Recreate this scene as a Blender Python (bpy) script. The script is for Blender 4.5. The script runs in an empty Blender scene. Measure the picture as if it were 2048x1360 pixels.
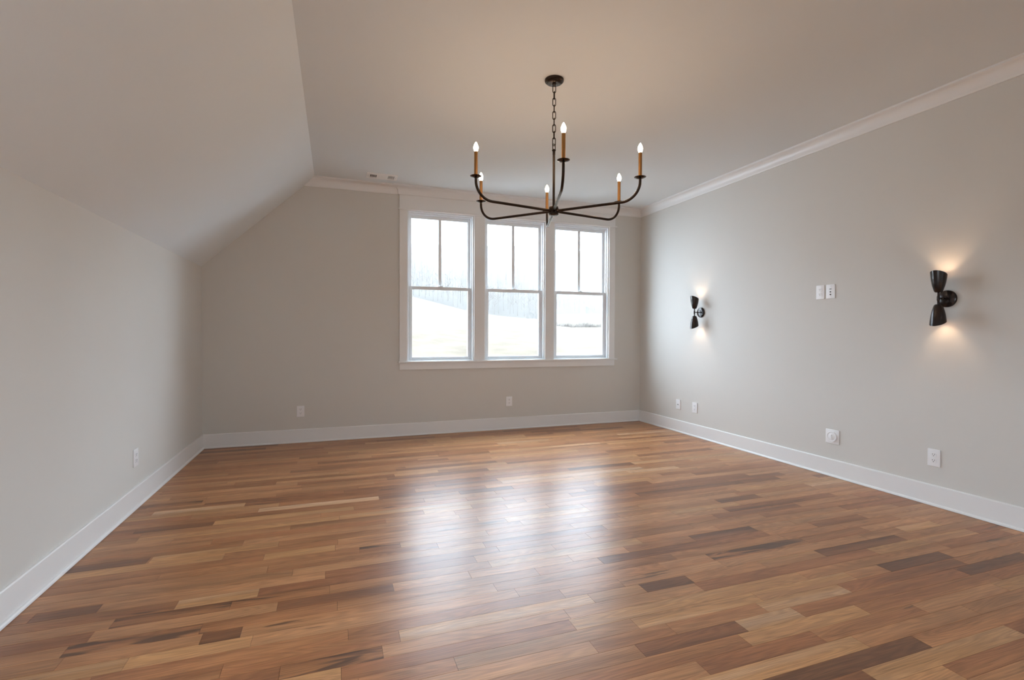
import bpy, bmesh, math, random
from mathutils import Vector, Matrix

scene = bpy.context.scene
COL = scene.collection
PI = math.pi

# ------------------------------------------------------------------ camera
CX, CD, CZ = 1.2176, 5.5750, 1.1375          # camera stands at (CX, -CD, CZ)
YAW, PITCH, ROLL, FPX = 0.341927, -0.013665, 0.0036846, 997.053


def cam_ray(u, w):
    X = u * math.cos(ROLL) - w * math.sin(ROLL)
    Z2 = u * math.sin(ROLL) + w * math.cos(ROLL)
    Y = math.cos(PITCH) - Z2 * math.sin(PITCH)
    Z = math.sin(PITCH) + Z2 * math.cos(PITCH)
    return Vector((X * math.cos(YAW) + Y * math.sin(YAW),
                   -X * math.sin(YAW) + Y * math.cos(YAW), Z))


fwd = cam_ray(0, 0)
right = cam_ray(1, 0) - fwd
up = cam_ray(0, 1) - fwd
cam_data = bpy.data.cameras.new('camera')
cam_data.sensor_width = 36.0
cam_data.lens = FPX / 2048 * 36.0
cam_data.clip_start = 0.05
cam_data.clip_end = 2000
cam = bpy.data.objects.new('camera', cam_data)
COL.objects.link(cam)
M = Matrix((right, up, -fwd)).transposed().to_4x4()
M.translation = Vector((CX, -CD, CZ))
cam.matrix_world = M
scene.camera = cam

# ------------------------------------------------------------------ view and sky
scene.view_settings.view_transform = 'Standard'
scene.view_settings.look = 'None'
scene.view_settings.gamma = 1
scene.view_settings.use_curve_mapping = False
scene.view_settings.exposure = 0.22
try:
    scene.cycles.diffuse_bounces = 8
    scene.cycles.max_bounces = 12
    scene.cycles.volume_bounces = 1
    scene.cycles.sample_clamp_indirect = 8
    scene.cycles.caustics_reflective = True
    scene.cycles.blur_glossy = 0.5
    scene.cycles.caustics_refractive = False
except Exception:
    pass

SKY_HORIZON, SKY_ZENITH = 9.4, 16.4           # overcast, brighter overhead
SKY_EAST = 2.2
SKY_TINT = (0.84, 0.965, 1.14)
FOG = 0.00050
CANDLE = 130.0
SCONCE = 400.0
WARM = (1.0, 0.71, 0.47)

world = bpy.data.worlds.new('overcast_sky')
scene.world = world
world.use_nodes = True
nt = world.node_tree
nt.nodes.clear()
tc = nt.nodes.new('ShaderNodeTexCoord')
sep = nt.nodes.new('ShaderNodeSeparateXYZ')
mr = nt.nodes.new('ShaderNodeMapRange')
mr.inputs['From Min'].default_value = 0.0
mr.inputs['From Max'].default_value = 1.0
mr.inputs['To Min'].default_value = SKY_HORIZON
mr.inputs['To Max'].default_value = SKY_ZENITH
bg = nt.nodes.new('ShaderNodeBackground')
bg.inputs['Color'].default_value = (*SKY_TINT, 1)
wo = nt.nodes.new('ShaderNodeOutputWorld')
nt.links.new(tc.outputs['Generated'], sep.inputs[0])
nt.links.new(sep.outputs['Z'], mr.inputs['Value'])
side = nt.nodes.new('ShaderNodeMapRange')           # sky boosted eastward to strengthen light through the added side window
side.inputs['From Min'].default_value = 0.5
side.inputs['From Max'].default_value = 0.9
side.inputs['To Min'].default_value = 1.0
side.inputs['To Max'].default_value = SKY_EAST
mul = nt.nodes.new('ShaderNodeMath')
mul.operation = 'MULTIPLY'
nt.links.new(sep.outputs['X'], side.inputs['Value'])
nt.links.new(mr.outputs[0], mul.inputs[0])
nt.links.new(side.outputs[0], mul.inputs[1])
nt.links.new(mul.outputs[0], bg.inputs['Strength'])
nt.links.new(bg.outputs[0], wo.inputs[0])

# ------------------------------------------------------------------ room sizes
W = 4.9782            # right wall
H = 2.7432            # flat ceiling
K = 1.7730            # knee wall height on the left
XS = 1.0245           # where the slope meets the ceiling
HB = 0.1385           # baseboard height
YF = -8.6             # wall behind the camera
T = 0.16              # wall thickness
# window openings (x0, x1) in the back wall, sill and head heights
OPEN = [(1.9735, 2.7290), (2.8610, 3.6170), (3.7400, 4.5000)]
ZS, ZH = 0.823, 2.485
CAS_L, CAS_R = 1.8875, 4.5870


# ------------------------------------------------------------------ materials
def principled(name, color, rough=0.5, metal=0.0, spec=0.5, **kw):
    m = bpy.data.materials.new(name)
    m.use_nodes = True
    b = m.node_tree.nodes['Principled BSDF']
    b.inputs['Base Color'].default_value = (*color, 1)
    b.inputs['Roughness'].default_value = rough
    b.inputs['Metallic'].default_value = metal
    b.inputs['Specular IOR Level'].default_value = spec
    for k, v in kw.items():
        b.inputs[k].default_value = v
    return m


def paint(name, color, rough, bump=0.03, scale=260.0):
    """wall paint with the faint stipple of a roller"""
    m = principled(name, color, rough, spec=0.35)
    n, l = m.node_tree.nodes, m.node_tree.links
    t = n.new('ShaderNodeTexCoord')
    no = n.new('ShaderNodeTexNoise')
    no.inputs['Scale'].default_value = scale
    no.inputs['Detail'].default_value = 2
    bu = n.new('ShaderNodeBump')
    bu.inputs['Strength'].default_value = bump
    bu.inputs['Distance'].default_value = 0.002
    l.new(t.outputs['Object'], no.inputs['Vector'])
    l.new(no.outputs['Fac'], bu.inputs['Height'])
    l.new(bu.outputs['Normal'], n['Principled BSDF'].inputs['Normal'])
    return m


def emitter(name, color, strength):
    m = bpy.data.materials.new(name)
    m.use_nodes = True
    n = m.node_tree.nodes
    n.clear()
    e = n.new('ShaderNodeEmission')
    e.inputs['Color'].default_value = (*color, 1)
    e.inputs['Strength'].default_value = strength
    o = n.new('ShaderNodeOutputMaterial')
    m.node_tree.links.new(e.outputs[0], o.inputs[0])
    return m


def math_node(n, l, op, a, b=None, c=None):
    x = n.new('ShaderNodeMath')
    x.operation = op
    for i, v in enumerate((a, b, c)):
        if v is None:
            continue
        if isinstance(v, (int, float)):
            x.inputs[i].default_value = v
        else:
            l.new(v, x.inputs[i])
    return x.outputs[0]


def pane_glass(name):
    m = bpy.data.materials.new(name)
    m.use_nodes = True
    n, l = m.node_tree.nodes, m.node_tree.links
    n.clear()
    lw = n.new('ShaderNodeLayerWeight')
    lw.inputs['Blend'].default_value = 0.5
    fr = math_node(n, l, 'MULTIPLY_ADD', math_node(n, l, 'POWER', lw.outputs['Facing'], 5.0), 0.9, 0.04)
    tr = n.new('ShaderNodeBsdfTransparent')
    tr.inputs['Color'].default_value = (0.96, 0.98, 0.97, 1)
    gl = n.new('ShaderNodeBsdfGlossy')
    gl.inputs['Roughness'].default_value = 0.0
    mx = n.new('ShaderNodeMixShader')
    o = n.new('ShaderNodeOutputMaterial')
    l.new(fr, mx.inputs[0])
    l.new(tr.outputs[0], mx.inputs[1])
    l.new(gl.outputs[0], mx.inputs[2])
    l.new(mx.outputs[0], o.inputs[0])
    return m


def oak_floor(name):
    m = bpy.data.materials.new(name)
    m.use_nodes = True
    n, l = m.node_tree.nodes, m.node_tree.links
    b = n['Principled BSDF']
    at = n.new('ShaderNodeAttribute')
    at.attribute_name = 'plank'
    sc = n.new('ShaderNodeSeparateColor')
    l.new(at.outputs['Color'], sc.inputs[0])
    tone, streak, seed = sc.outputs[0], sc.outputs[1], sc.outputs[2]
    t = n.new('ShaderNodeTexCoord')
    s = n.new('ShaderNodeSeparateXYZ')
    l.new(t.outputs['Object'], s.inputs[0])
    px = math_node(n, l, 'MULTIPLY_ADD', seed, 97.0, s.outputs[0])
    py = math_node(n, l, 'MULTIPLY_ADD', seed, 41.0, s.outputs[1])

    def vec(kx, ky):
        c = n.new('ShaderNodeCombineXYZ')
        l.new(math_node(n, l, 'MULTIPLY', px, kx), c.inputs[0])
        l.new(math_node(n, l, 'MULTIPLY', py, ky), c.inputs[1])
        l.new(math_node(n, l, 'MULTIPLY', seed, 29.0), c.inputs[2])
        return c.outputs[0]

    def noise(v, scale, detail, rough=0.5, dist=0.0):
        q = n.new('ShaderNodeTexNoise')
        q.inputs['Scale'].default_value = scale
        q.inputs['Detail'].default_value = detail
        q.inputs['Roughness'].default_value = rough
        q.inputs['Distortion'].default_value = dist
        l.new(v, q.inputs['Vector'])
        return q.outputs['Fac']

    def rng(x, a0, a1, b0, b1, smooth=False):
        q = n.new('ShaderNodeMapRange')
        if smooth:
            q.interpolation_type = 'SMOOTHSTEP'
        q.inputs['From Min'].default_value = a0
        q.inputs['From Max'].default_value = a1
        q.inputs['To Min'].default_value = b0
        q.inputs['To Max'].default_value = b1
        l.new(x, q.inputs['Value'])
        return q.outputs[0]

    # growth rings: contour lines of a slow, stretched noise
    slow = noise(vec(1.5, 13.0), 1.0, 1.5, 0.45)
    rings = math_node(n, l, 'SINE', math_node(n, l, 'MULTIPLY', slow, 95.0))
    rings = rng(rings, -1.0, 1.0, 0.87, 1.06)
    fibre = noise(vec(5.0, 210.0), 1.0, 4.0, 0.65)
    fib = rng(fibre, 0.25, 0.75, 0.76, 1.18)
    pores = rng(noise(vec(6.0, 420.0), 1.0, 2.0, 0.6), 0.30, 0.46, 0.62, 1.0, True)
    fib = math_node(n, l, 'MULTIPLY', fib, pores)
    broad = rng(noise(vec(1.1, 9.0), 1.0, 2.0), 0.25, 0.75, 0.72, 1.26)
    ramp = n.new('ShaderNodeValToRGB')
    cr = ramp.color_ramp
    stops = [(0.0, (0.105, 0.054, 0.033)), (0.18, (0.205, 0.092, 0.045)),
             (0.34, (0.350, 0.142, 0.061)), (0.50, (0.428, 0.194, 0.082)),
             (0.66, (0.490, 0.243, 0.113)), (0.80, (0.520, 0.268, 0.112)),
             (1.0, (0.600, 0.372, 0.222))]
    cr.elements[0].position, cr.elements[0].color = stops[0][0], (*stops[0][1], 1)
    cr.elements[1].position, cr.elements[1].color = stops[-1][0], (*stops[-1][1], 1)
    for p, c in stops[1:-1]:
        e = cr.elements.new(p)
        e.color = (*c, 1)
    tv = math_node(n, l, 'ADD', tone, rng(noise(vec(0.9, 16.0), 1.0, 1.0), 0.2, 0.8, -0.13, 0.13))
    l.new(tv, ramp.inputs[0])
    g = math_node(n, l, 'MULTIPLY', math_node(n, l, 'MULTIPLY', rings, fib), broad)
    mixg = n.new('ShaderNodeVectorMath')
    mixg.operation = 'SCALE'
    l.new(ramp.outputs[0], mixg.inputs[0])
    l.new(g, mixg.inputs['Scale'])
    # dark mineral streaks running with the grain in some boards
    ms = noise(vec(2.3, 24.0), 1.0, 3.0, 0.55, 0.6)
    thr = math_node(n, l, 'MULTIPLY_ADD', streak, -0.34, 0.80)
    ms = math_node(n, l, 'SUBTRACT', ms, thr)
    mk = rng(ms, 0.0, 0.12, 0.0, 0.74, True)
    mx = n.new('ShaderNodeMix')
    mx.data_type = 'RGBA'
    l.new(mk, mx.inputs['Factor'])
    l.new(mixg.outputs[0], mx.inputs['A'])
    mx.inputs['B'].default_value = (0.050, 0.032, 0.026, 1)
    l.new(mx.outputs['Result'], b.inputs['Base Color'])
    l.new(rng(fibre, 0.2, 0.8, 0.29, 0.36), b.inputs['Roughness'])
    b.inputs['Specular IOR Level'].default_value = 0.36
    bu = n.new('ShaderNodeBump')
    bu.inputs['Strength'].default_value = 0.10
    bu.inputs['Distance'].default_value = 0.001
    l.new(math_node(n, l, 'ADD', fibre, rings), bu.inputs['Height'])
    l.new(bu.outputs[0], b.inputs['Normal'])
    return m


def ground_mat(name, c0, c1, scale):
    m = principled(name, c0, 0.95, spec=0.1)
    n, l = m.node_tree.nodes, m.node_tree.links
    t = n.new('ShaderNodeTexCoord')
    no = n.new('ShaderNodeTexNoise')
    no.inputs['Scale'].default_value = scale
    no.inputs['Detail'].default_value = 6
    no.inputs['Roughness'].default_value = 0.65
    r = n.new('ShaderNodeValToRGB')
    r.color_ramp.elements[0].position = 0.38
    r.color_ramp.elements[0].color = (*c0, 1)
    r.color_ramp.elements[1].position = 0.58
    r.color_ramp.elements[1].color = (*c1, 1)
    l.new(t.outputs['Object'], no.inputs['Vector'])
    l.new(no.outputs['Fac'], r.inputs[0])
    l.new(r.outputs[0], n['Principled BSDF'].inputs['Base Color'])
    return m


WALL = paint('greige_wall_paint', (0.648, 0.632, 0.597), 0.62)
CEIL = paint('pale_ceiling_paint', (0.735, 0.770, 0.785), 0.75)
TRIM = principled('white_trim_enamel', (0.79, 0.79, 0.785), 0.35)
VINYL = principled('white_window_vinyl', (0.80, 0.84, 0.87), 0.45)
GLASS = pane_glass('window_glass')
FLOOR = oak_floor('oak_planks')
SUB = principled('dark_plank_gap', (0.035, 0.022, 0.015), 0.8)
PLATE = principled('white_plate_plastic', (0.84, 0.84, 0.85), 0.30)
SLOT = principled('dark_slot', (0.02, 0.018, 0.016), 0.6)
STEEL = principled('screw_steel', (0.55, 0.55, 0.55), 0.35, 1.0)
BRONZE = principled('dark_bronze', (0.040, 0.027, 0.020), 0.24, 0.85, 0.5)
BRASS = principled('antique_brass_sleeve', (0.42, 0.215, 0.075), 0.34, 0.9)
BLACKB = principled('oil_rubbed_bronze', (0.022, 0.015, 0.013), 0.17, 0.35, 0.6)
INNER = principled('shade_lining', (0.50, 0.42, 0.33), 0.4, 0.0)
FLAME = emitter('candle_bulb_glow', WARM, CANDLE)
SPOT = emitter('sconce_bulb_glow', WARM, SCONCE)
GRILLE = principled('white_vent_enamel', (0.86, 0.85, 0.83), 0.4)


# ------------------------------------------------------------------ mesh helpers
def link(name, bm, mat, parent=None, smooth=False, loc=None):
    bmesh.ops.recalc_face_normals(bm, faces=bm.faces[:])
    me = bpy.data.meshes.new(name)
    bm.to_mesh(me)
    bm.free()
    for mm in (mat if isinstance(mat, (list, tuple)) else [mat]):
        me.materials.append(mm)
    if smooth:
        for p in me.polygons:
            p.use_smooth = True
        try:
            me.set_sharp_from_angle(angle=math.radians(38))
        except Exception:
            pass
    o = bpy.data.objects.new(name, me)
    COL.objects.link(o)
    if parent is not None:
        o.parent = parent
    if loc is not None:
        o.location = loc
    return o


def tag(o, label, cat, group=None, kind=None):
    o['label'] = label
    o['category'] = cat
    if group:
        o['group'] = group
    if kind:
        o['kind'] = kind
    return o


def empty(name, loc=(0, 0, 0), rz=0.0):
    o = bpy.data.objects.new(name, None)
    o.empty_display_size = 0.05
    COL.objects.link(o)
    o.location = loc
    o.rotation_euler = (0, 0, rz)
    return o


def add_box(bm, x0, x1, y0, y1, z0, z1, bevel=0.0, seg=2):
    r = bmesh.ops.create_cube(bm, size=1.0)
    vs = r['verts']
    for v in vs:
        v.co = Vector((x0 + (v.co.x + .5) * (x1 - x0), y0 + (v.co.y + .5) * (y1 - y0), z0 + (v.co.z + .5) * (z1 - z0)))
    if bevel > 0:
        es = list({e for v in vs for e in v.link_edges})
        bmesh.ops.bevel(bm, geom=es, offset=bevel, segments=seg, affect='EDGES', profile=0.6)


def box(*a, **k):
    bm = bmesh.new()
    add_box(bm, *a, **k)
    return bm


def add_prism(bm, poly, axis, a0, a1):
    """extrude a polygon (pairs in the other two axes, in x,y,z order) from a0 to a1 along axis"""
    def mk(p, a):
        if axis == 0:
            return (a, p[0], p[1])
        if axis == 1:
            return (p[0], a, p[1])
        return (p[0], p[1], a)
    v0 = [bm.verts.new(mk(p, a0)) for p in poly]
    v1 = [bm.verts.new(mk(p, a1)) for p in poly]
    bm.faces.new(v0)
    bm.faces.new(v1[::-1])
    k = len(poly)
    for i in range(k):
        bm.faces.new((v0[i], v0[(i + 1) % k], v1[(i + 1) % k], v1[i]))


def add_lathe(bm, prof, n=32, origin=(0, 0, 0), axis=Vector((0, 0, 1)), hfun=None):
    """revolve (radius, height) pairs about an axis through origin"""
    q = Vector((0, 0, 1)).rotation_difference(Vector(axis).normalized())
    o = Vector(origin)
    rings = []
    for r, h in prof:
        if r < 1e-6:
            rings.append([bm.verts.new(o + q @ Vector((0, 0, h)))])
            continue
        ring = []
        for i in range(n):
            a = 2 * PI * i / n
            hh = hfun(h, a) if hfun else h
            ring.append(bm.verts.new(o + q @ Vector((r * math.cos(a), r * math.sin(a), hh))))
        rings.append(ring)
    for A, B in zip(rings, rings[1:]):
        if len(A) == 1 and len(B) == 1:
            continue
        for i in range(n):
            j = (i + 1) % n
            if len(A) == 1:
                bm.faces.new((A[0], B[i], B[j]))
            elif len(B) == 1:
                bm.faces.new((A[i], A[j], B[0]))
            else:
                bm.faces.new((A[i], A[j], B[j], B[i]))


def add_tube(bm, pts, r, n=14, closed=False, cap=True):
    pts = [Vector(p) for p in pts]
    k = len(pts)
    rad = r if isinstance(r, (list, tuple)) else [r] * k
    rings = []
    ref = None
    for i, p in enumerate(pts):
        if closed:
            d = pts[(i + 1) % k] - pts[i - 1]
        else:
            d = pts[min(i + 1, k - 1)] - pts[max(i - 1, 0)]
        d.normalize()
        if ref is None:
            ref = Vector((0, 0, 1)) if abs(d.z) < 0.9 else Vector((1, 0, 0))
        a = d.cross(ref)
        a.normalize()
        b = a.cross(d)
        b.normalize()
        ref = b
        rings.append([bm.verts.new(p + (a * math.cos(2 * PI * j / n) + b * math.sin(2 * PI * j / n)) * rad[i]) for j in range(n)])
    last = k if closed else k - 1
    for i in range(last):
        A, B = rings[i], rings[(i + 1) % k]
        for j in range(n):
            bm.faces.new((A[j], A[(j + 1) % n], B[(j + 1) % n], B[j]))
    if cap and not closed:
        bm.faces.new(rings[0][::-1])
        bm.faces.new(rings[-1])


def add_sweep(bm, path, prof, i0, i1, start_x=None):
    """sweep a (distance from wall, height) profile along plan segments i0..i1 of path, room on the right, mitred"""
    P = [Vector((p[0], p[1])) for p in path]
    N = []
    for a, b in zip(P, P[1:]):
        d = (b - a).normalized()
        N.append(Vector((d.y, -d.x)))
    rows = []
    for i in range(i0, i1 + 2):
        row = []
        for d, z in prof:
            if i == 0:
                q = P[0] + N[0] * d
            elif i == len(P) - 1:
                q = P[-1] + N[-1] * d
            else:
                n0, n1 = N[i - 1], N[i]
                q = P[i] + (n0 + n1) * (d / (1 + n0.dot(n1)))
            x = q.x if not (start_x and i == 0) else start_x(z)
            row.append(bm.verts.new((x, q.y, z)))
        rows.append(row)
    k = len(prof)
    for A, B in zip(rows, rows[1:]):
        for j in range(k):
            bm.faces.new((A[j], A[(j + 1) % k], B[(j + 1) % k], B[j]))
    bm.faces.new(rows[0][::-1])
    bm.faces.new(rows[-1])


# ------------------------------------------------------------------ room shell
# floor: strip oak boards laid parallel to the back wall, every board a face pair with its own tone
random.seed(11)
PW = 0.0745
NOTED = [  # boards one notices in the room: (x0, x1, y, what)
    (0.085, 0.306, -3.087, 'dark'), (0.400, 0.809, -3.240, 'streak'), (0.312, 0.733, -3.385, 'streak'),
    (0.750, 0.883, -3.457, 'brown'), (0.020, 0.343, -2.612, 'dark'), (0.353, 0.933, -2.678, 'yellow'),
    (0.074, 0.381, -1.724, 'streak'), (3.592, 4.208, -3.720, 'dark'), (3.736, 4.201, -3.934, 'dark'),
    (4.054, 4.591, -4.031, 'dark'), (3.601, 4.555, -3.027, 'gray'), (3.018, 3.658, -3.563, 'streak'),
    (3.091, 3.528, -3.306, 'dark'), (2.515, 2.768, -3.719, 'dark'), (2.892, 3.369, -3.952, 'light'),
    (2.664, 3.004, -4.097, 'light'), (2.899, 3.688, -4.439, 'light'), (0.596, 0.903, -3.151, 'light'),
    (1.043, 1.378, -3.749, 'streak'), (1.340, 1.549, -2.849, 'streak'), (2.250, 2.710, -4.040, 'brown'),
    (2.399, 2.932, -4.205, 'red')]
TONES = {'dark': (0.19, 0.42), 'streak': (0.42, 0.95), 'brown': (0.20, 0.2), 'yellow': (0.80, 0.0), 'gray': (0.25, 0.6),
         'light': (0.88, 0.1), 'red': (0.33, 0.2)}
rows = int(-YF / PW) + 1
noted = {}
for x0, x1, y, what in NOTED:
    noted.setdefault(int(-y / PW), []).append((x0, x1, what))
boards = []
for r in range(rows):
    y1 = -r * PW
    y0 = max(-(r + 1) * PW, YF)
    fixed = sorted(noted.get(r, []))
    x = -random.uniform(0.0, 0.6)
    segs = []
    edges = fixed + [(W + 0.3, W + 0.3, None)]
    for fx0, fx1, what in edges:
        fx0, fx1 = max(fx0, x), max(fx1, x + 0.12)
        while x < fx0 - 1e-6:
            ln = random.choice((random.uniform(0.28, 0.6), random.uniform(0.45, 1.1), random.uniform(0.6, 1.35)))
            e = x + ln
            if e > fx0 - 0.22:
                e = fx0
            segs.append((x, e, None))
            x = e
        if what:
            segs.append((fx0, fx1, what))
            x = fx1
    for a, b_, what in segs:
        a, b_ = max(a, 0.0), min(b_, W)
        if b_ - a < 0.004:
            continue
        if what:
            t_, s_ = TONES[what]
        else:
            q = random.random()
            if q < 0.035:
                t_ = random.uniform(0.16, 0.26)
            elif q < 0.16:
                t_ = random.uniform(0.28, 0.42)
            elif q < 0.80:
                t_ = random.uniform(0.44, 0.68)
            elif q < 0.96:
                t_ = random.uniform(0.66, 0.82)
            else:
                t_ = random.uniform(0.82, 0.95)
            s_ = random.choice((0.0, 0.0, 0.15, 0.3, 0.45, 0.62)) * random.uniform(0.6, 1.1)
        boards.append((a, b_, y0, y1, t_, s_, random.random()))
bm = bmesh.new()
add_box(bm, -0.1, W + 0.1, YF - 0.1, 0.1, -0.16, -0.0025)
for f in bm.faces:
    f.material_index = 1
nsub = len(bm.faces)
G = 0.0005
vals = []
for a, b_, y0, y1, t_, s_, sd in boards:
    v = [bm.verts.new(c) for c in ((a + G, y0 + G, 0), (b_ - G, y0 + G, 0), (b_ - G, y1 - G, 0), (a + G, y1 - G, 0))]
    w = [bm.verts.new((q.co.x, q.co.y, -0.0024)) for q in v]
    bm.faces.new(v)
    for i in range(4):
        bm.faces.new((v[i], w[i], w[(i + 1) % 4], v[(i + 1) % 4]))
    vals.append((t_, s_, sd))
me = bpy.data.meshes.new('floor')
bm.normal_update()
bm.to_mesh(me)
bm.free()
me.materials.append(FLOOR)
me.materials.append(SUB)
ca = me.attributes.new('plank', 'FLOAT_COLOR', 'CORNER')
buf = [0.0] * (4 * len(me.loops))
for p in me.polygons:
    k = (p.index - nsub) // 5
    c = (*vals[k], 1.0) if k >= 0 and p.index >= nsub else (0.5, 0, 0, 1)
    for li in p.loop_indices:
        buf[4 * li:4 * li + 4] = c
ca.data.foreach_set('color', buf)
floor = bpy.data.objects.new('floor', me)
COL.objects.link(floor)
tag(floor, 'glossy mixed brown oak strip floor of the empty room', 'floor', kind='structure')


def struct(name, bm, mat, label, cat, smooth=False):
    return tag(link(name, bm, mat, smooth=smooth), label, cat, kind='structure')


ADDED_SIDE = [(-8.25, -7.05, 0.25, 2.45)]             # unseen window added to light the left wall: y0, y1, z0, z1
ADDED_KNEE = [(-6.40, -4.30, 0.35, 1.38)]  # low unseen window, added to brighten the right wall
bm = bmesh.new()
for y0, y1, z0, z1 in ADDED_KNEE:
    add_box(bm, -T, 0, y1, T, -0.15, K + 0.02)
    add_box(bm, -T, 0, YF - T, y0, -0.15, K + 0.02)
    add_box(bm, -T, 0, y0, y1, -0.15, z0)
    add_box(bm, -T, 0, y0, y1, z1, K + 0.02)
if not ADDED_KNEE:
    add_box(bm, -T, 0, YF - T, T, -0.15, K + 0.02)
struct('wall_left', bm, WALL, 'low greige knee wall under the sloped ceiling', 'wall')
bm = bmesh.new()
for y0, y1, z0, z1 in ADDED_SIDE:
    add_box(bm, W, W + T, y1, T, -0.15, H + T)
    add_box(bm, W, W + T, YF - T, y0, -0.15, H + T)
    add_box(bm, W, W + T, y0, y1, -0.15, z0)
    add_box(bm, W, W + T, y0, y1, z1, H + T)
if not ADDED_SIDE:
    add_box(bm, W, W + T, YF - T, T, -0.15, H + T)
struct('wall_right', bm, WALL, 'tall greige wall carrying the two bronze sconces', 'wall')
# back wall: gable-shaped, three openings
bm = bmesh.new()
k2 = (H - K) / XS
add_prism(bm, [(-T, -0.15), (OPEN[0][0], -0.15), (OPEN[0][0], H + 0.1), (XS + 0.1 / k2, H + 0.1), (-T, K - T * k2)], 1, 0, T)
add_box(bm, OPEN[2][1], W + T, 0, T, -0.15, H + T)
add_box(bm, OPEN[0][0], OPEN[2][1], 0, T, -0.15, ZS - 0.012)
add_box(bm, OPEN[0][0], OPEN[2][1], 0, T, ZH, H + T)
add_box(bm, OPEN[0][1], OPEN[1][0], 0, T, ZS - 0.012, ZH)
add_box(bm, OPEN[1][1], OPEN[2][0], 0, T, ZS - 0.012, ZH)
struct('wall_back', bm, WALL, 'greige gable wall with the three sash windows', 'wall')
# wall behind the camera with two daylight openings
FW = []
FZ0, FZ1 = 0.85, 2.25
bm = bmesh.new()
fx = [-T] + [v for p in FW for v in p] + [W + T]
for a, b_ in zip(fx[0::2], fx[1::2]):
    add_box(bm, a, b_, YF - T, YF, -0.15, H + T)
for a, b_ in FW:
    add_box(bm, a, b_, YF - T, YF, -0.15, FZ0)
    add_box(bm, a, b_, YF - T, YF, FZ1, H + T)
struct('wall_front', bm, WALL, 'greige wall behind the viewer', 'wall')
bm = bmesh.new()
add_box(bm, XS, W + T, YF - T, T, H, H + T)
struct('ceiling', bm, CEIL, 'flat pale ceiling with the chandelier', 'ceiling')
bm = bmesh.new()
nx, nz = -k2 / math.hypot(1, k2) * T, 1 / math.hypot(1, k2) * T
add_prism(bm, [(0, K), (XS, H), (XS + 0.2, H + 0.0005), (XS + 0.2, H + T + 0.1), (nx, K + nz), (-T, K + 0.01)], 1, YF - T, T)
struct('ceiling_slope', bm, CEIL, 'sloped pale ceiling above the knee wall', 'ceiling')

# baseboards with quarter-round shoe
plan = [(0, YF), (0, 0), (W, 0), (W, YF)]
bb = [(0, 0.0), (0.013, 0.0), (0.013, HB - 0.006), (0.0105, HB - 0.001), (0.008, HB), (0, HB)]
shoe = [(0.0125, 0.0016)] + [(0.0125 + 0.0115 * math.cos(a), 0.0016 + 0.0165 * math.sin(a)) for a in [i * PI / 12 for i in range(7)]]
for i, (nm, lb) in enumerate((('left', 'white flat baseboard along the low knee wall'),
                              ('back', 'white flat baseboard under the windows'),
                              ('right', 'white flat baseboard below the sconces'))):
    bm = bmesh.new()
    add_sweep(bm, plan, bb, i, i)
    o = struct('baseboard_' + nm, bm, TRIM, lb, 'baseboard')
    bm = bmesh.new()
    add_sweep(bm, plan, shoe, i, i)
    link('shoe_molding', bm, TRIM, o, smooth=True)

# crown molding: breaks forward over the window head, mitres into the right wall
CH, CP = 0.096, 0.070
crown = [(0, H - CH), (0.010, H - CH), (0.0125, H - CH + 0.006), (0.013, H - CH + 0.013)]
for i in range(1, 9):
    a = i / 8 * PI / 2
    crown.append((0.013 + 0.047 * (1 - math.cos(a)), H - CH + 0.013 + 0.064 * math.sin(a)))
crown += [(0.063, H - 0.017), (CP, H - 0.014), (CP, H), (0, H)]
jog = 0.020
cpath = [(XS, 0), (CAS_L - 0.004, 0), (CAS_L - 0.004, -jog), (CAS_R + 0.004, -jog), (CAS_R + 0.004, 0), (W, 0), (W, YF)]
bm = bmesh.new()
add_sweep(bm, cpath, crown, 0, 4, start_x=lambda z: XS - (H - z) / k2)
struct('trim_1', bm, TRIM, 'white crown molding over the windows, stepping out at the window head', 'crown molding', smooth=True)
bm = bmesh.new()
add_sweep(bm, cpath, crown, 5, 5)
struct('trim_2', bm, TRIM, 'white crown molding along the top of the sconce wall', 'crown molding', smooth=True)

# window casing
cas = empty('trim_3', ((CAS_L + CAS_R) / 2, 0, ZS))
tag(cas, 'white casing, head board and sill around the triple window', 'window casing', kind='structure')
ox, oz = cas.location.x, cas.location.z


def cpart(name, x0, x1, y0, y1, z0, z1, bev=0.0015):
    return link(name, box(x0 - ox, x1 - ox, y0, y1, z0 - oz, z1 - oz, bevel=bev), TRIM, cas)


cpart('side_casing', CAS_L, OPEN[0][0] - 0.003, -0.018, 0, ZS, ZH)
cpart('side_casing', OPEN[2][1] + 0.003, CAS_R, -0.018, 0, ZS, ZH)
cpart('mullion_casing', OPEN[0][1] + 0.003, OPEN[1][0] - 0.003, -0.018, 0, ZS, ZH)
cpart('mullion_casing', OPEN[1][1] + 0.003, OPEN[2][0] - 0.003, -0.018, 0, ZS, ZH)
cpart('head_fillet', CAS_L - 0.015, CAS_R + 0.022, -0.032, 0, ZH, ZH + 0.017, 0.005)
cpart('head_casing', CAS_L, CAS_R, -0.0195, 0, ZH + 0.017, H - CH + 0.012)
cpart('window_stool', CAS_L - 0.015, CAS_R + 0.030, -0.040, 0.05, ZS - 0.020, ZS, 0.004)
cpart('apron', CAS_L + 0.002, CAS_R - 0.001, -0.017, 0, 0.731, ZS - 0.020)


# ------------------------------------------------------------------ double-hung windows
def ring(bm, x0, x1, z0, z1, y0, y1, l, r, b, t, bev=0.002):
    add_box(bm, x0, x0 + l, y0, y1, z0, z1, bev)
    add_box(bm, x1 - r, x1, y0, y1, z0, z1, bev)
    add_box(bm, x0 + l, x1 - r, y0, y1, z0, z0 + b, bev)
    add_box(bm, x0 + l, x1 - r, y0, y1, z1 - t, z1, bev)


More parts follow.
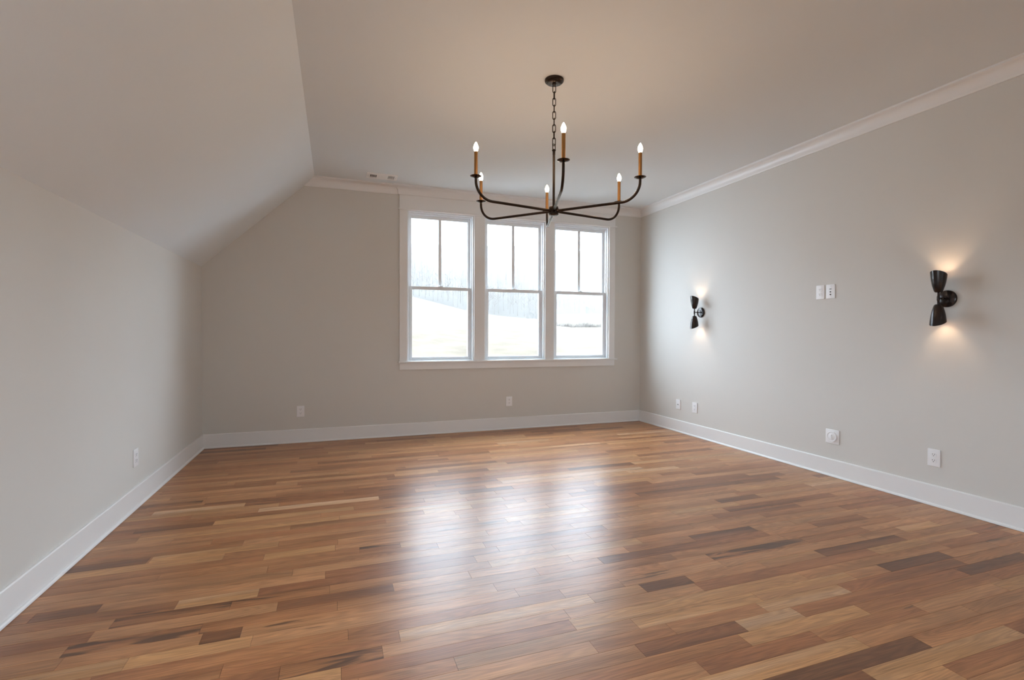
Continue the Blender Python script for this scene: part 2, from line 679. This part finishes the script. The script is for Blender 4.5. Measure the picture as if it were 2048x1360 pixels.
def window(name, x0, x1, z0, z1, label, grille=True, loc=None, rz=0.0):
    cx = (x0 + x1) / 2
    h, w = z1 - z0, (x1 - x0) / 2
    root = empty(name, loc or (cx, 0, z0), rz)
    tag(root, label, 'window', kind='structure')
    bm = bmesh.new()
    ring(bm, -w, w, 0, h, 0.0, 0.135, 0.012, 0.012, 0.006, 0.012, 0.001)      # jamb liner
    ring(bm, -w + 0.012, w - 0.012, 0.006, h - 0.012, 0.030, 0.125, 0.012, 0.012, 0.012, 0.014, 0.002)
    link('window_frame', bm, VINYL, root)
    a = w - 0.024
    zm0 = 0.4815 * h                      # meeting rail
    zm1 = zm0 + 0.037
    s = a - (w - 0.0555)
    # upper sash, set further out
    bm = bmesh.new()
    ring(bm, -a, a, zm0 + 0.004, h - 0.026, 0.070, 0.102, s, s, 0.033, 0.037, 0.004)
    us = link('upper_sash', bm, VINYL, root)
    link('glass_pane', box(-a + s - 0.004, a - s + 0.004, 0.084, 0.088, zm1 - 0.004, h - 0.059), GLASS, us)
    if grille:
        link('muntin', box(-0.0170, 0.0170, 0.075, 0.084, zm1 - 0.002, h - 0.061, bevel=0.003), VINYL, us)
    # lower sash, nearer the room
    bm = bmesh.new()
    ring(bm, -a + 0.001, a - 0.001, 0.018, zm1, 0.038, 0.069, s + 0.002, s + 0.002, 0.026, zm1 - zm0, 0.004)
    ls = link('lower_sash', bm, VINYL, root)
    link('glass_pane', box(-a + s - 0.002, a - s + 0.002, 0.053, 0.057, 0.040, zm0 + 0.004), GLASS, ls)
    bm = bmesh.new()
    add_box(bm, -0.030, 0.030, 0.042, 0.066, zm1 - 0.0005, zm1 + 0.006, 0.002)
    add_lathe(bm, [(0, 0), (0.012, 0), (0.012, 0.008), (0.008, 0.011), (0, 0.011)], 14, (0, 0.054, zm1 + 0.005))
    add_box(bm, -0.004, 0.026, 0.044, 0.051, zm1 + 0.008, zm1 + 0.014, 0.002)
    link('sash_lock', bm, VINYL, ls)
    bm = bmesh.new()                       # tilt latch in the right-hand track
    add_box(bm, a - 0.006, a + 0.006, 0.060, 0.068, zm1 + 0.10, zm1 + 0.125, 0.002)
    link('track_latch', bm, VINYL, root)
    return root


wl = ['white sash window nearest the sloped ceiling, leftmost of three', 'white sash window in the middle of the three',
      'white sash window nearest the sconce wall, rightmost of three']
for i, (a, b_) in enumerate(OPEN):
    window('window_%d' % (i + 1), a, b_, ZS, ZH, wl[i])
for i, (a, b_) in enumerate(FW):
    window('window_%d' % (4 + i), a, b_, FZ0, FZ1, ('sash window behind the viewer near the sloped ceiling', 'sash window behind the viewer near the sconce wall')[i],
           False, ((a + b_) / 2, YF, FZ0), PI)
for y0, y1, z0, z1 in ADDED_SIDE:
    window('window_%d' % (4 + len(FW)), y0, y1, z0, z1, 'unseen sash window added behind the viewer in the sconce wall for extra daylight', False, (W, (y0 + y1) / 2, z0), -PI / 2)
for y0, y1, z0, z1 in ADDED_KNEE:
    window('window_%d' % (4 + len(FW) + len(ADDED_SIDE)), y0, y1, z0, z1, 'unseen low sash window added behind the viewer in the knee wall for extra daylight', False, (0, (y0 + y1) / 2, z0), PI / 2)


def portal(name, x0, x1, z0, z1, y, rx):
    d = bpy.data.lights.new(name, 'AREA')
    d.shape = 'RECTANGLE'
    d.size, d.size_y = x1 - x0, z1 - z0
    d.cycles.is_portal = True
    o = bpy.data.objects.new(name, d)
    COL.objects.link(o)
    o.location = ((x0 + x1) / 2, y, (z0 + z1) / 2)
    o.rotation_euler = (rx, 0, 0)
    return o


for a, b_ in OPEN:
    portal('daylight_opening', a, b_, ZS, ZH, T + 0.01, -PI / 2)
for a, b_ in FW:
    portal('daylight_opening', a, b_, FZ0, FZ1, YF - T - 0.01, PI / 2)

for y0, y1, z0, z1 in ADDED_SIDE:
    o = portal('daylight_opening', y0, y1, z0, z1, 0, 0)
    o.location = (W + T + 0.01, (y0 + y1) / 2, (z0 + z1) / 2)
    o.rotation_euler = (PI / 2, 0, PI / 2)
for y0, y1, z0, z1 in ADDED_KNEE:
    o = portal('daylight_opening', y0, y1, z0, z1, 0, 0)
    o.location = (-T - 0.01, (y0 + y1) / 2, (z0 + z1) / 2)
    o.rotation_euler = (PI / 2, 0, -PI / 2)

# ------------------------------------------------------------------ wall plates
# built facing -Y at the origin, then turned: back wall 0, right wall -90 deg, left wall +90 deg


def add_face_disc(bm, cx, cz, r, y0, y1, n=24, clip=None):
    prof = []
    for i in range(n):
        a = 2 * PI * i / n
        z = r * math.sin(a)
        if clip:
            z = max(-clip, min(clip, z))
        prof.append((cx + r * math.cos(a), cz + z))
    add_prism(bm, prof, 1, y0, y1)


def plate_root(name, wall, u, z, label, cat, group=None):
    if wall == 'back':
        r = empty(name, (u, 0, z), 0)
    elif wall == 'right':
        r = empty(name, (W, u, z), -PI / 2)
    else:
        r = empty(name, (0, u, z), PI / 2)
    return tag(r, label, cat, group)


def cover(root, w, h):
    bm = bmesh.new()
    add_box(bm, -w / 2, w / 2, -0.0062, 0.0, -h / 2, h / 2, 0.0028, 3)
    return link('cover_plate', bm, PLATE, root, smooth=True)


def screw(parent, x, z):
    bm = bmesh.new()
    add_lathe(bm, [(0, 0.0012), (0.0025, 0.0009), (0.0032, 0.0)], 12, (x, -0.0060, z), (0, -1, 0))
    link('screw', bm, PLATE, parent, smooth=True)


def duplex(wall, u, z, label, w=0.074, h=0.114):
    r = plate_root('wall_outlet', wall, u, z, label, 'outlet', 'duplex outlets')
    cover(r, w, h)
    for s in (-1, 1):
        bm = bmesh.new()
        add_face_disc(bm, 0, s * 0.0195, 0.0170, -0.0085, -0.004, 28, 0.0135)
        f = link('receptacle', bm, PLATE, r)
        bm = bmesh.new()
        for x in (-0.0064, 0.0064):
            add_box(bm, x - 0.0011, x + 0.0011, -0.0090, -0.0075, s * 0.0195 + 0.0005, s * 0.0195 + 0.0085)
        add_face_disc(bm, 0, s * 0.0195 - 0.0062, 0.0026, -0.0090, -0.0075, 12)
        link('outlet_slots', bm, SLOT, f)
    screw(r, 0, 0)
    return r


duplex('right', -3.4020, 0.3190, 'white outlet low on the sconce wall, nearest the viewer')
duplex('right', -1.0635, 0.3190, 'white outlet low on the right wall, beside the coax jack near the corner', 0.078)
duplex('right', -2.5640, 1.4820, 'white outlet high on the wall between the two sconces, left of a pair')
duplex('left', -1.7260, 0.3220, 'white outlet on the low knee wall under the slope', 0.080)
duplex('back', 0.8860, 0.3225, 'white outlet on the window wall, left of the windows')
duplex('back', 3.1665, 0.3300, 'white outlet on the window wall, below the middle window', 0.077)

# coax plate near the corner
r = plate_root('coax_wall_plate', 'right', -0.7820, 0.3195, 'white jack plate closest to the window corner, low on the right wall', 'wall plate')
cover(r, 0.076, 0.112)
bm = bmesh.new()
add_lathe(bm, [(0.0062, 0), (0.0062, 0.004), (0.0045, 0.004), (0.0045, 0.011), (0, 0.011)], 12, (0, -0.006, 0), (0, -1, 0))
link('coax_jack', bm, STEEL, r)
screw(r, 0, 0.041)
screw(r, 0, -0.041)
# media plate beside the upper outlet
r = plate_root('media_wall_plate', 'right', -2.6535, 1.4820, 'white media jack plate high between the sconces, right of a pair', 'wall plate')
cover(r, 0.076, 0.114)
link('video_port', box(-0.0085, 0.0085, -0.0072, -0.0055, 0.0165, 0.0225, bevel=0.001), SLOT, r)
for z in (-0.003, -0.024):
    bm = bmesh.new()
    add_lathe(bm, [(0.0058, 0), (0.0058, 0.002), (0.0052, 0.0025), (0, 0.0025)], 14, (0, -0.0058, z), (0, -1, 0))
    link('media_port', bm, SLOT, r)
screw(r, 0, 0.041)
screw(r, 0, -0.041)
# square plate with a round dial
r = plate_root('dial_wall_plate', 'right', -2.6840, 0.3185, 'square white plate with a round dial low on the right wall', 'wall plate')
cover(r, 0.114, 0.112)
bm = bmesh.new()
add_lathe(bm, [(0.042, 0), (0.042, 0.007), (0.0405, 0.010), (0.036, 0.0105), (0.033, 0.0085), (0.020, 0.0095), (0.012, 0.0125), (0, 0.013)],
          40, (0.0, -0.006, 0), (0, -1, 0))
dl = link('round_dial', bm, PLATE, r, smooth=True)
link('dial_grip', box(-0.004, 0.004, -0.0215, -0.0165, -0.017, 0.017, bevel=0.0015), PLATE, dl)
for x in (-0.047, 0.047):
    for z in (-0.046, 0.046):
        screw(r, x, z)

# ------------------------------------------------------------------ ceiling vent
vr = empty('ceiling_vent', (1.677, -0.290, H))
tag(vr, 'white rectangular air vent in the ceiling near the window wall', 'air vent')
vw, vd = 0.305, 0.160
bm = bmesh.new()
slots = [(-0.118, -0.052), (0.056, 0.122)]
zt, zb = 0.0, -0.011
xs = [-vw / 2, slots[0][0], slots[0][1], slots[1][0], slots[1][1], vw / 2]
for i in (0, 2, 4):
    add_box(bm, xs[i], xs[i + 1], -vd / 2, vd / 2, zb, zt, 0.0015)
for a, b_ in slots:
    add_box(bm, a, b_, -vd / 2, -vd / 2 + 0.028, zb, zt, 0.001)
    add_box(bm, a, b_, vd / 2 - 0.028, vd / 2, zb, zt, 0.001)
link('vent_face', bm, GRILLE, vr)
for (a, b_), tilt in zip(slots, (1, -1)):
    link('vent_cavity', box(a, b_, -vd / 2 + 0.028, vd / 2 - 0.028, -0.0012, -0.0004), SLOT, vr)
    n = 5
    for i in range(n + 1):
        x = a + (b_ - a) * (i / n)
        bm = bmesh.new()
        d = 0.0019
        add_prism(bm, [(x - d - tilt * 0.0016, zb), (x + d - tilt * 0.0016, zb), (x + d + tilt * 0.0016, -0.0015), (x - d + tilt * 0.0016, -0.0015)],
                  1, -vd / 2 + 0.028, vd / 2 - 0.028)
        link('vent_slat', bm, GRILLE, vr)
for x in (-0.137, 0.137):
    bm = bmesh.new()
    add_lathe(bm, [(0.004, 0), (0.003, -0.0015), (0, -0.0018)], 10, (x, 0, zb))
    link('screw', bm, STEEL, vr)

# ------------------------------------------------------------------ chandelier
HX, HY = 2.5300, -2.6680
HUB = 1.9140
ch = empty('chandelier', (HX, HY, HUB))
tag(ch, 'dark bronze six-arm chandelier with lit candle bulbs hanging by a chain', 'chandelier')
top = H - HUB
bm = bmesh.new()
add_lathe(bm, [(0, top), (0.060, top), (0.061, top - 0.006), (0.058, top - 0.014), (0.052, top - 0.017), (0.0505, top - 0.021),
               (0.046, top - 0.0235), (0.012, top - 0.0245), (0.012, top - 0.030), (0.008, top - 0.036), (0, top - 0.037)], 40)
can = link('ceiling_canopy', bm, BRONZE, ch, smooth=True)


def link_path(zc, half, w, turn, n=10):
    """oval chain link centred at height zc"""
    pts = []
    s = half - w
    for i in range(n + 1):
        a = PI * i / n
        pts.append((w * math.cos(a), s + w * math.sin(a)))
    for i in range(n + 1):
        a = PI + PI * i / n
        pts.append((w * math.cos(a), -s + w * math.sin(a)))
    c, q = math.cos(turn), math.sin(turn)
    return [(x * c, x * q, zc + z) for x, z in pts]


z_top = top - 0.036
z_stem = 2.3010 - HUB
n_links = 9
pitch = (z_top - 0.001 - (z_stem + 0.030)) / n_links
base_turn = -0.342
for i in range(n_links):
    zc = z_top - 0.001 - pitch * (i + 0.5)
    tn = base_turn + (0 if i % 2 == 0 else PI / 2) + random.uniform(-0.18, 0.18)
    bm = bmesh.new()
    add_tube(bm, link_path(zc, pitch / 2 + 0.0042, 0.0092, tn), 0.0027, 10, closed=True)
    link('chain_link', bm, BRONZE, ch, smooth=True)
bm = bmesh.new()
add_tube(bm, link_path(z_stem + 0.018, 0.0185, 0.0100, base_turn + 0.5), 0.0026, 10, closed=True)
link('stem_loop', bm, BRONZE, ch, smooth=True)
bm = bmesh.new()
add_lathe(bm, [(0, z_stem + 0.003), (0.008, z_stem + 0.003), (0.0125, z_stem), (0.0125, z_stem - 0.005), (0.009, z_stem - 0.008),
               (0.0088, z_stem - 0.03), (0.0080, z_stem - 0.032), (0.0080, 0.0)], 20)
link('stem', bm, BRONZE, ch, smooth=True)
bm = bmesh.new()
PH0 = 3.3318
NA = 6
hub_n = 48
hubp = [(0.0, 0.030), (0.018, 0.030), (0.029, 0.026), (0.030, 0.022), (0.030, -0.018), (0.028, -0.021), (0.0, -0.021)]
add_lathe(bm, hubp, hub_n)
for i in range(NA):
    a = PH0 - i * PI / 3
    d = Vector((math.cos(a), math.sin(a), 0))
    add_tube(bm, [d * 0.020, d * 0.034, d * 0.037], [0.0125, 0.0125, 0.0105], 16)
hub = link('hub', bm, BRONZE, ch, smooth=True)
bm = bmesh.new()
add_lathe(bm, [(0, -0.019), (0.031, -0.019), (0.031, -0.023), (0.024, -0.027), (0.006, -0.029), (0, -0.0295)], 32)
link('hub_cap', bm, BRONZE, hub, smooth=True)

R = 0.5503
SZ = 2.0412 - HUB
TIP = 2.2433 - HUB
BR = 0.108                                   # bend radius of the arms


def arm_parts(i):
    a = PH0 - i * PI / 3
    d = Vector((math.cos(a), math.sin(a), 0))
    pts = [d * 0.030, d * 0.15, d * 0.30, d * (R - BR)]
    for k in range(1, 13):
        t = k / 12 * PI / 2
        pts.append(d * (R - BR + BR * math.sin(t)) + Vector((0, 0, BR * (1 - math.cos(t)))))
    pts.append(d * R + Vector((0, 0, SZ + 0.002)))
    bm = bmesh.new()
    add_tube(bm, pts, 0.0080, 16)
    arm = link('arm', bm, BRONZE, ch, smooth=True)
    c = d * R
    bm = bmesh.new()
    add_lathe(bm, [(0.0, SZ - 0.004), (0.010, SZ - 0.004), (0.022, SZ - 0.001), (0.0335, SZ + 0.0045), (0.0342, SZ + 0.006),
                   (0.0325, SZ + 0.0062), (0.021, SZ + 0.0015), (0.0, SZ + 0.001)], 32, (c.x, c.y, 0))
    link('drip_saucer', bm, BRONZE, arm, smooth=True)
    bm = bmesh.new()
    add_lathe(bm, [(0, SZ), (0.0102, SZ), (0.0102, TIP - 0.056), (0.0085, TIP - 0.055), (0, TIP - 0.055)], 24, (c.x, c.y, 0))
    link('candle_sleeve', bm, BRASS, arm, smooth=True)
    bm = bmesh.new()
    pr = [(0.0, 0.0), (0.0075, 0.0), (0.010, 0.006), (0.0128, 0.014), (0.0140, 0.021), (0.0132, 0.029), (0.0103, 0.038), (0.0065, 0.047),
          (0.0028, 0.053), (0.0, 0.056)]
    add_lathe(bm, [(r_, TIP - 0.056 + h_) for r_, h_ in pr], 14, (c.x, c.y, 0))
    b = link('candle_bulb', bm, FLAME, arm, smooth=True)
    b['label'] = 'glowing flame-shaped bulb'


for i in range(NA):
    arm_parts(i)


# ------------------------------------------------------------------ wall sconces
# built with the wall at local y = 0 and the room on the -y side
def sconce(u, z, label):
    r = empty('wall_sconce', (W, u, z), -PI / 2)
    tag(r, label, 'wall sconce', 'double-cone wall sconces')
    bm = bmesh.new()
    add_lathe(bm, [(0, 0.0), (0.0560, 0.0), (0.0560, 0.006), (0.0535, 0.0115), (0.047, 0.0145), (0.013, 0.017), (0.011, 0.022), (0, 0.022)],
              48, (0, 0, 0), (0, -1, 0))
    link('backplate', bm, BLACKB, r, smooth=True)
    OFF = 0.090
    bm = bmesh.new()
    add_tube(bm, [(0, -0.018, 0), (0, -0.040, 0), (0, -0.043, 0), (0, -0.047, 0), (0, -0.054, 0), (0, -0.058, 0), (0, -0.061, 0), (0, -OFF, 0)],
             [0.0055, 0.0050, 0.0072, 0.0086, 0.0086, 0.0072, 0.0048, 0.0048], 18)
    link('arm', bm, BLACKB, r, smooth=True)
    bm = bmesh.new()
    add_lathe(bm, [(0, -0.042), (0.0062, -0.042), (0.0062, -0.016), (0.0085, -0.012), (0.0085, 0.012), (0.0062, 0.016), (0.0062, 0.042), (0, 0.042)],
              20, (0, -OFF, 0))
    link('stem', bm, BLACKB, r, smooth=True)
    for s in (1, -1):
        # cup cut at a slant: taller on the room side (local -y) than on the wall side
        outer = [(0.0, 0.0), (0.0150, 0.0), (0.0200, 0.0035), (0.0242, 0.012), (0.0325, 0.040), (0.0385, 0.070), (0.0420, 0.098), (0.0437, 0.118), (0.0440, 0.1205)]
        inner = [(0.0425, 0.1205), (0.0421, 0.118), (0.0404, 0.098), (0.0369, 0.070), (0.0309, 0.040), (0.0220, 0.012), (0.0, 0.010)]

        def hf(h, a):
            f = max(0.0, (h - 0.02) / 0.10)
            # angle measured in the lathe frame; sin(a) < 0 is the room side
            return h - f * 0.0205 * math.sin(a)
        bm = bmesh.new()
        add_lathe(bm, outer + inner, 40, (0, 0, 0), (0, 0, 1), hf)
        nf = 40 * (len(outer) - 1)
        bm.faces.ensure_lookup_table()
        for k, f in enumerate(bm.faces):
            f.material_index = 0 if k < nf else 1
        if s < 0:
            for v in bm.verts:
                v.co.z = -v.co.z
        for v in bm.verts:
            v.co += Vector((0, -OFF, s * 0.038))
        sh = link('shade', bm, [BLACKB, INNER], r, smooth=True)
        bm = bmesh.new()
        add_lathe(bm, [(0, 0.010), (0.0040, 0.010), (0.0040, 0.044), (0.0062, 0.047), (0.0068, 0.055), (0.0066, 0.064), (0.0045, 0.069), (0, 0.071)],
                  12, (0, -OFF, s * 0.038), (0, 0, s))
        link('bulb', bm, SPOT, sh, smooth=True)
    return r


sconce(-3.4630, 1.3720, 'bronze double-cone sconce on the right wall, nearer the viewer')
sconce(-1.1480, 1.3700, 'bronze double-cone sconce on the right wall, nearer the window corner')

# ------------------------------------------------------------------ outdoors
FIELD = ground_mat('winter_grass', (0.043, 0.0325, 0.021), (0.064, 0.0505, 0.0345), 0.35)
LEAF = ground_mat('leaf_litter', (0.021, 0.0185, 0.016), (0.029, 0.0255, 0.022), 0.08)
BARK = principled('grey_bark', (0.060, 0.050, 0.042), 0.9, spec=0.1)
TWIG = principled('grey_twigs', (0.066, 0.056, 0.049), 0.9, spec=0.1)


def interp(x, tab):
    if x <= tab[0][0]:
        return tab[0][1]
    for (a, fa), (b_, fb) in zip(tab, tab[1:]):
        if x <= b_:
            t = (x - a) / (b_ - a)
            return fa + (fb - fa) * t
    return tab[-1][1]


def smooth(t):
    t = max(0.0, min(1.0, t))
    return t * t * (3 - 2 * t)


def edge_r(az):                                # distance to the foot of the woods
    return 150 + 95 * smooth((az - 0.36) / 0.10)


def elev_edge(az):
    e = interp(az, [(-0.2, 0.095), (0.10, 0.078), (0.143, 0.0718), (0.2528, 0.044), (0.295, 0.037), (0.396, 0.027), (0.431, 0.0388), (0.8, 0.039)])
    return e


def terrain(r, az):
    f = smooth((az - 0.36) / 0.10)             # 0 left hill, 1 right valley
    re, ee = edge_r(az), elev_edge(az)
    zl = interp(r, [(0, -3.6), (14, -3.6), (45, -2.0), (90, CZ + 90 * (ee * 0.62 - 0.006)), (re, CZ + re * ee), (420, CZ + 420 * 0.175), (640, CZ + 640 * 0.165)])
    zr = interp(r, [(0, -3.6), (14, -3.6), (45, -2.2), (110, CZ + 110 * 0.0125), (128, CZ + 128 * 0.0105), (re, CZ + re * ee), (430, CZ + 430 * 0.165), (640, CZ + 640 * 0.160)])
    return zl * (1 - f) + zr * f


def polar(r, az):
    return (CX + r * math.sin(az), -CD + r * math.cos(az), terrain(r, az))


def polar_mesh(name, mat, azs, radii, closed, label, cat):
    bm = bmesh.new()
    rowsv = []
    for az in azs:
        rowsv.append([bm.verts.new(polar(rf(az) if callable(rf) else rf, az)) for rf in radii])
    m = len(azs)
    for i in range(m if closed else m - 1):
        A, B = rowsv[i], rowsv[(i + 1) % m]
        for j in range(len(radii) - 1):
            bm.faces.new((A[j], A[j + 1], B[j + 1], B[j]))
    for f in bm.faces:
        f.smooth = True
    return tag(link(name, bm, mat, smooth=True), label, cat, kind='structure')


front = [-0.35 + i * 0.03 for i in range(46)]
polar_mesh('ground', FIELD, front, [8.5, 14, 22, 32, 45, 60, 75, 90, 100, 110, 120, 128, 138, lambda a: edge_r(a) * 0.96 if edge_r(a) > 152 else 144, edge_r],
           False, 'pale winter field sloping up outside the windows', 'field')
polar_mesh('hillside', LEAF, front, [edge_r, lambda a: edge_r(a) + 25, lambda a: edge_r(a) + 60, 330, 380, 420, 480, 560, 640], False,
           'foggy wooded hillside behind the field', 'hillside')
bm = bmesh.new()
add_box(bm, -60, 70, -70, -9.0, -3.9, -3.6)
add_box(bm, -60, 70, -9.0, 3.5, -3.9, -3.61)
tag(link('yard', bm, FIELD), 'pale winter grass around the house', 'lawn', kind='structure')


def bare_tree_mesh(bm, base, h, rng, branches=26, n=4):
    b = Vector(base)
    lean = Vector((rng.uniform(-.06, .06), rng.uniform(-.06, .06), 1))
    r0 = h * 0.0075
    pts = [b + lean * (h * t) for t in (-0.02, 0.3, 0.6, 0.98)]
    add_tube(bm, pts, [r0, r0 * .8, r0 * .5, r0 * .1], n, cap=False)
    for k in range(branches):
        t = 0.28 + 0.66 * (k + rng.random()) / branches
        p = b + lean * (h * t)
        a = rng.uniform(0, 2 * PI)
        ln = h * (0.36 - 0.24 * t) * rng.uniform(0.7, 1.2)
        d = Vector((math.cos(a), math.sin(a), rng.uniform(0.5, 1.1))).normalized()
        q = p + d * ln
        mid = p + d * ln * .5 + Vector((0, 0, -ln * .05))
        rr = r0 * 0.60 * (1.1 - t)
        add_tube(bm, [p, mid, q], [rr, rr * .7, rr * .15], 3, cap=False)
        for _ in range(3):
            s = p + d * ln * rng.uniform(.35, .95)
            dd = (d + Vector((rng.uniform(-.8, .8), rng.uniform(-.8, .8), rng.uniform(0, .7)))).normalized()
            add_tube(bm, [s, s + dd * ln * rng.uniform(.25, .5)], [rr * .4, rr * .1], 3, cap=False)


rng = random.Random(5)
protos = []
TREE_GROUP = 'bare trees along the far edge of the field'
TREE_LABEL = 'leafless winter tree fading into fog at the field edge'
for k in range(4):
    bm = bmesh.new()
    bare_tree_mesh(bm, (0, 0, 0), 9.0, rng, 44)
    protos.append(link('bare_tree', bm, BARK))
spots = []
az = 0.10
while az < 0.62:
    if not (0.405 < az < 0.425):
        spots.append((edge_r(az) + rng.uniform(1, 9), az))
    az += rng.uniform(0.006, 0.012) if az > 0.42 else rng.uniform(0.007, 0.014)
for k, (r_, az) in enumerate(spots):
    o = protos[k] if k < 4 else protos[k % 4].copy()
    if k >= 4:
        COL.objects.link(o)
    o.location = polar(r_, az)
    s = rng.uniform(0.75, 1.25)
    o.scale = (s, s, s * rng.uniform(.95, 1.15))
    o.rotation_euler = (0, 0, rng.uniform(0, 6.28))
    tag(o, TREE_LABEL, 'tree', TREE_GROUP)

bm = bmesh.new()
for k in range(900):
    az = rng.uniform(0.06, 0.64)
    r_ = edge_r(az) + 8 + 190 * rng.random() ** 1.2
    bare_tree_mesh(bm, polar(r_, az), rng.uniform(7, 11), rng, 12, 3)
tag(link('woodland', bm, BARK), 'grey leafless woods on the foggy hillside', 'woods', kind='stuff')

# thicket of scrub along the fold in the field, seen through the right-hand window
bushp = []
for k in range(3):
    bm = bmesh.new()
    for _ in range(70):
        a = rng.uniform(0, 2 * PI)
        d = Vector((math.cos(a) * .7, math.sin(a) * .7, rng.uniform(.6, 1.6))).normalized()
        p0 = Vector((rng.uniform(-.5, .5), rng.uniform(-.5, .5), -.1))
        ln = rng.uniform(.6, 1.5)
        add_tube(bm, [p0, p0 + d * ln * .5, p0 + d * ln + Vector((0, 0, .1))], [.020, .014, .004], 3, cap=False)
    bushp.append(link('scrub_bush', bm, TWIG))
k = 0
az = 0.428
while az < 0.545:
    o = bushp[k] if k < 3 else bushp[k % 3].copy()
    if k >= 3:
        COL.objects.link(o)
    o.location = polar(111 + rng.uniform(-2, 2), az)
    s = rng.uniform(.7, 1.25)
    o.scale = (s * 1.2, s * 1.2, s)
    o.rotation_euler = (0, 0, rng.uniform(0, 6.28))
    tag(o, 'low leafless bush in the scrub row across the field', 'bush', 'scrub row crossing the field')
    az += rng.uniform(.005, .009)
    k += 1

# fog over the valley
fm = bpy.data.materials.new('valley_fog')
fm.use_nodes = True
fn = fm.node_tree.nodes
fn.clear()
vs = fn.new('ShaderNodeVolumeScatter')
vs.inputs['Color'].default_value = (1.0, 0.975, 0.94, 1)
vs.inputs['Density'].default_value = FOG
fo = fn.new('ShaderNodeOutputMaterial')
fm.node_tree.links.new(vs.outputs[0], fo.inputs['Volume'])
bm = box(-420, 560, 25, 800, -12, 130)
tag(link('valley_fog', bm, fm), 'pale fog hanging over the field and woods', 'fog', kind='stuff')
